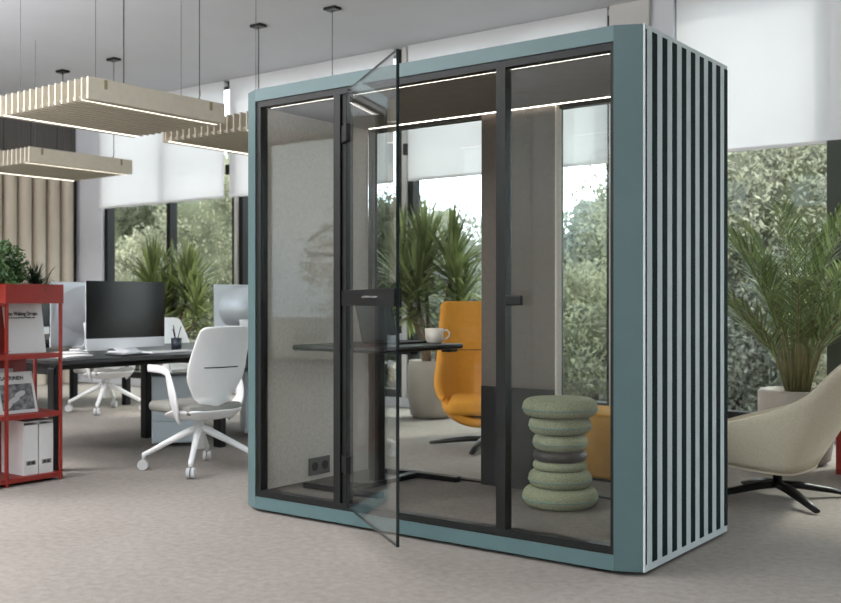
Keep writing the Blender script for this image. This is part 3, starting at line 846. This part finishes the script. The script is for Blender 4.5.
trees = [
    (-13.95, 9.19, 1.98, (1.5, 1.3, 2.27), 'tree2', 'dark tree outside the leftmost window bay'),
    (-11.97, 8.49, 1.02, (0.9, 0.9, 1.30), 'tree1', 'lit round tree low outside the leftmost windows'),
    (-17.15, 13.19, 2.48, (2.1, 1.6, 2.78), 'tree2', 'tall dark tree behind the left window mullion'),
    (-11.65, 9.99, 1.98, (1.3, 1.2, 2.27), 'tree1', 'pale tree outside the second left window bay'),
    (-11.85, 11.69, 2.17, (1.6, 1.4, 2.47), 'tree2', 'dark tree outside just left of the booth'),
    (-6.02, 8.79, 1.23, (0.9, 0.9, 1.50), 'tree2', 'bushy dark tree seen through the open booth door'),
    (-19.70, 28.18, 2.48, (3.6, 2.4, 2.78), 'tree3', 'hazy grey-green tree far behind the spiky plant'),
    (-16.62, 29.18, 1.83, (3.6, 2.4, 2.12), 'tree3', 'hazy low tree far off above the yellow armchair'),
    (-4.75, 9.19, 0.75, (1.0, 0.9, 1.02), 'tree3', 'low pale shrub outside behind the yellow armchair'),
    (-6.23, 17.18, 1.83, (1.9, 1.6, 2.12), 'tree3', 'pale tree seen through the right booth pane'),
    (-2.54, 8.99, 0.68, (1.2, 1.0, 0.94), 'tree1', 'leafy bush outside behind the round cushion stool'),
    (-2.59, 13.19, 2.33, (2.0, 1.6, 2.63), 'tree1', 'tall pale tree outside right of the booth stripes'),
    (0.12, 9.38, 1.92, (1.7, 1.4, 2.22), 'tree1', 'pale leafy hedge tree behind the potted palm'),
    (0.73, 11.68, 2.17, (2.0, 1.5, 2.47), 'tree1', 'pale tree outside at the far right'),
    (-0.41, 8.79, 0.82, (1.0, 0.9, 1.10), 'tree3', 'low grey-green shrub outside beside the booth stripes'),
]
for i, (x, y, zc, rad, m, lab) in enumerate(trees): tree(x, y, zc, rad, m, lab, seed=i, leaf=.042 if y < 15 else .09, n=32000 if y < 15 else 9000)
for i, (x, y, zc, rad) in enumerate([(-9, -13, 1.5, (2.4, 1.5, 2.2)), (-5, -14.5, 1.8, (2.2, 1.5, 2.4)), (-.5, -13.5, 1.2, (2.4, 1.4, 1.8)), (4, -14, 1.6, (2.4, 1.4, 2.2))]):
    tree(x, y, zc, rad, 'tree1', ['leafy tree reflected in the booth glass, outside the front windows at far left', 'leafy tree outside the front windows, second from left', 'low leafy tree outside the middle front windows', 'leafy tree outside the right front windows'][i], n=2500, leaf=.16, seed=40+i)

# ------------------------------------------------------------------ light
w = bpy.data.worlds.new('World'); S.world = w; w.use_nodes = True
n = w.node_tree.nodes; l = w.node_tree.links; bg = n['Background']
tc_ = n.new('ShaderNodeTexCoord'); no = n.new('ShaderNodeTexNoise'); no.inputs['Scale'].default_value = 2.5; no.inputs['Detail'].default_value = 5
mp = n.new('ShaderNodeMapping'); mp.inputs['Scale'].default_value = (1, 1, 2.6)
l.new(tc_.outputs['Generated'], mp.inputs[0]); l.new(mp.outputs[0], no.inputs['Vector'])
cr = n.new('ShaderNodeValToRGB'); l.new(no.outputs['Fac'], cr.inputs[0])
cr.color_ramp.elements[0].position = .42; cr.color_ramp.elements[0].color = (*lin((206, 218, 232)), 1)
cr.color_ramp.elements[1].position = .6; cr.color_ramp.elements[1].color = (*lin((240, 241, 244)), 1)
l.new(cr.outputs[0], bg.inputs['Color'])
sx_ = n.new('ShaderNodeSeparateXYZ'); l.new(tc_.outputs['Generated'], sx_.inputs[0])      # the sun side of the sky is the brighter one
mr_ = n.new('ShaderNodeMapRange'); mr_.inputs['From Min'].default_value = -.6; mr_.inputs['From Max'].default_value = .6
mr_.inputs['To Min'].default_value = 2.5; mr_.inputs['To Max'].default_value = 3.9
l.new(sx_.outputs['Y'], mr_.inputs['Value']); l.new(mr_.outputs[0], bg.inputs['Strength'])

sun = bpy.data.lights.new('sun', 'SUN'); sun.energy = 1.8; sun.angle = R(6); sun.color = (1, .95, .86)
so = bpy.data.objects.new('sun', sun); C.objects.link(so)
d = Vector((-.35, -.80, -.85)).normalized()     # travelling direction (from behind the window wall, high)
so.rotation_euler = d.to_track_quat('-Z', 'Y').to_euler()

def area(name, loc, sxx, syy, e, col=(1, .97, .93), tgt=None):
    a = bpy.data.lights.new(name, 'AREA'); a.shape = 'RECTANGLE'; a.size = sxx; a.size_y = syy; a.energy = e; a.color = col
    o = bpy.data.objects.new(name, a); C.objects.link(o); o.location = loc
    if tgt is not None: o.rotation_euler = (Vector(tgt)-Vector(loc)).to_track_quat('-Z', 'Y').to_euler()
    return o
for i, (x, y) in enumerate([(-3.5, -1.8), (-1.5, -4.0), (-6, -4)]):
    area('fill_light_down', (x, y, 3.75), 1.2, 1.2, 70)  # added interior fill near the ceiling, no fixtures modelled here

for i, (x, y) in enumerate([(-6, -2.5), (-1.5, -3.5), (3.5, -6), (-5, -6)]):
    area('fill_light_up', (x, y, 1.9), 3, 3, 260, (.96, .98, 1), (x, y+.001, 9))  # added unseen fill aimed upward to brighten the ceiling
# ------------------------------------------------------------------ camera
cd = bpy.data.cameras.new('camera'); cd.sensor_width = 36; cd.lens = 1011/841*36
co = bpy.data.objects.new('camera', cd); C.objects.link(co)
co.location = (4.079, -3.815, 1.13)
co.rotation_euler = Vector((-.6, .8, 0)).to_track_quat('-Z', 'Y').to_euler()
cd.dof.use_dof = True; cd.dof.focus_distance = 5.0; cd.dof.aperture_fstop = 3.2
cd.clip_end = 200
S.camera = co
S.view_settings.view_transform = 'Standard'; S.view_settings.look = 'None'; S.view_settings.gamma = 1
S.view_settings.exposure = 0.88
S.view_settings.use_curve_mapping = False
S.cycles.use_denoising = True
S.cycles.max_bounces = 10; S.cycles.transparent_max_bounces = 24; S.cycles.diffuse_bounces = 5
S.cycles.sample_clamp_indirect = 6
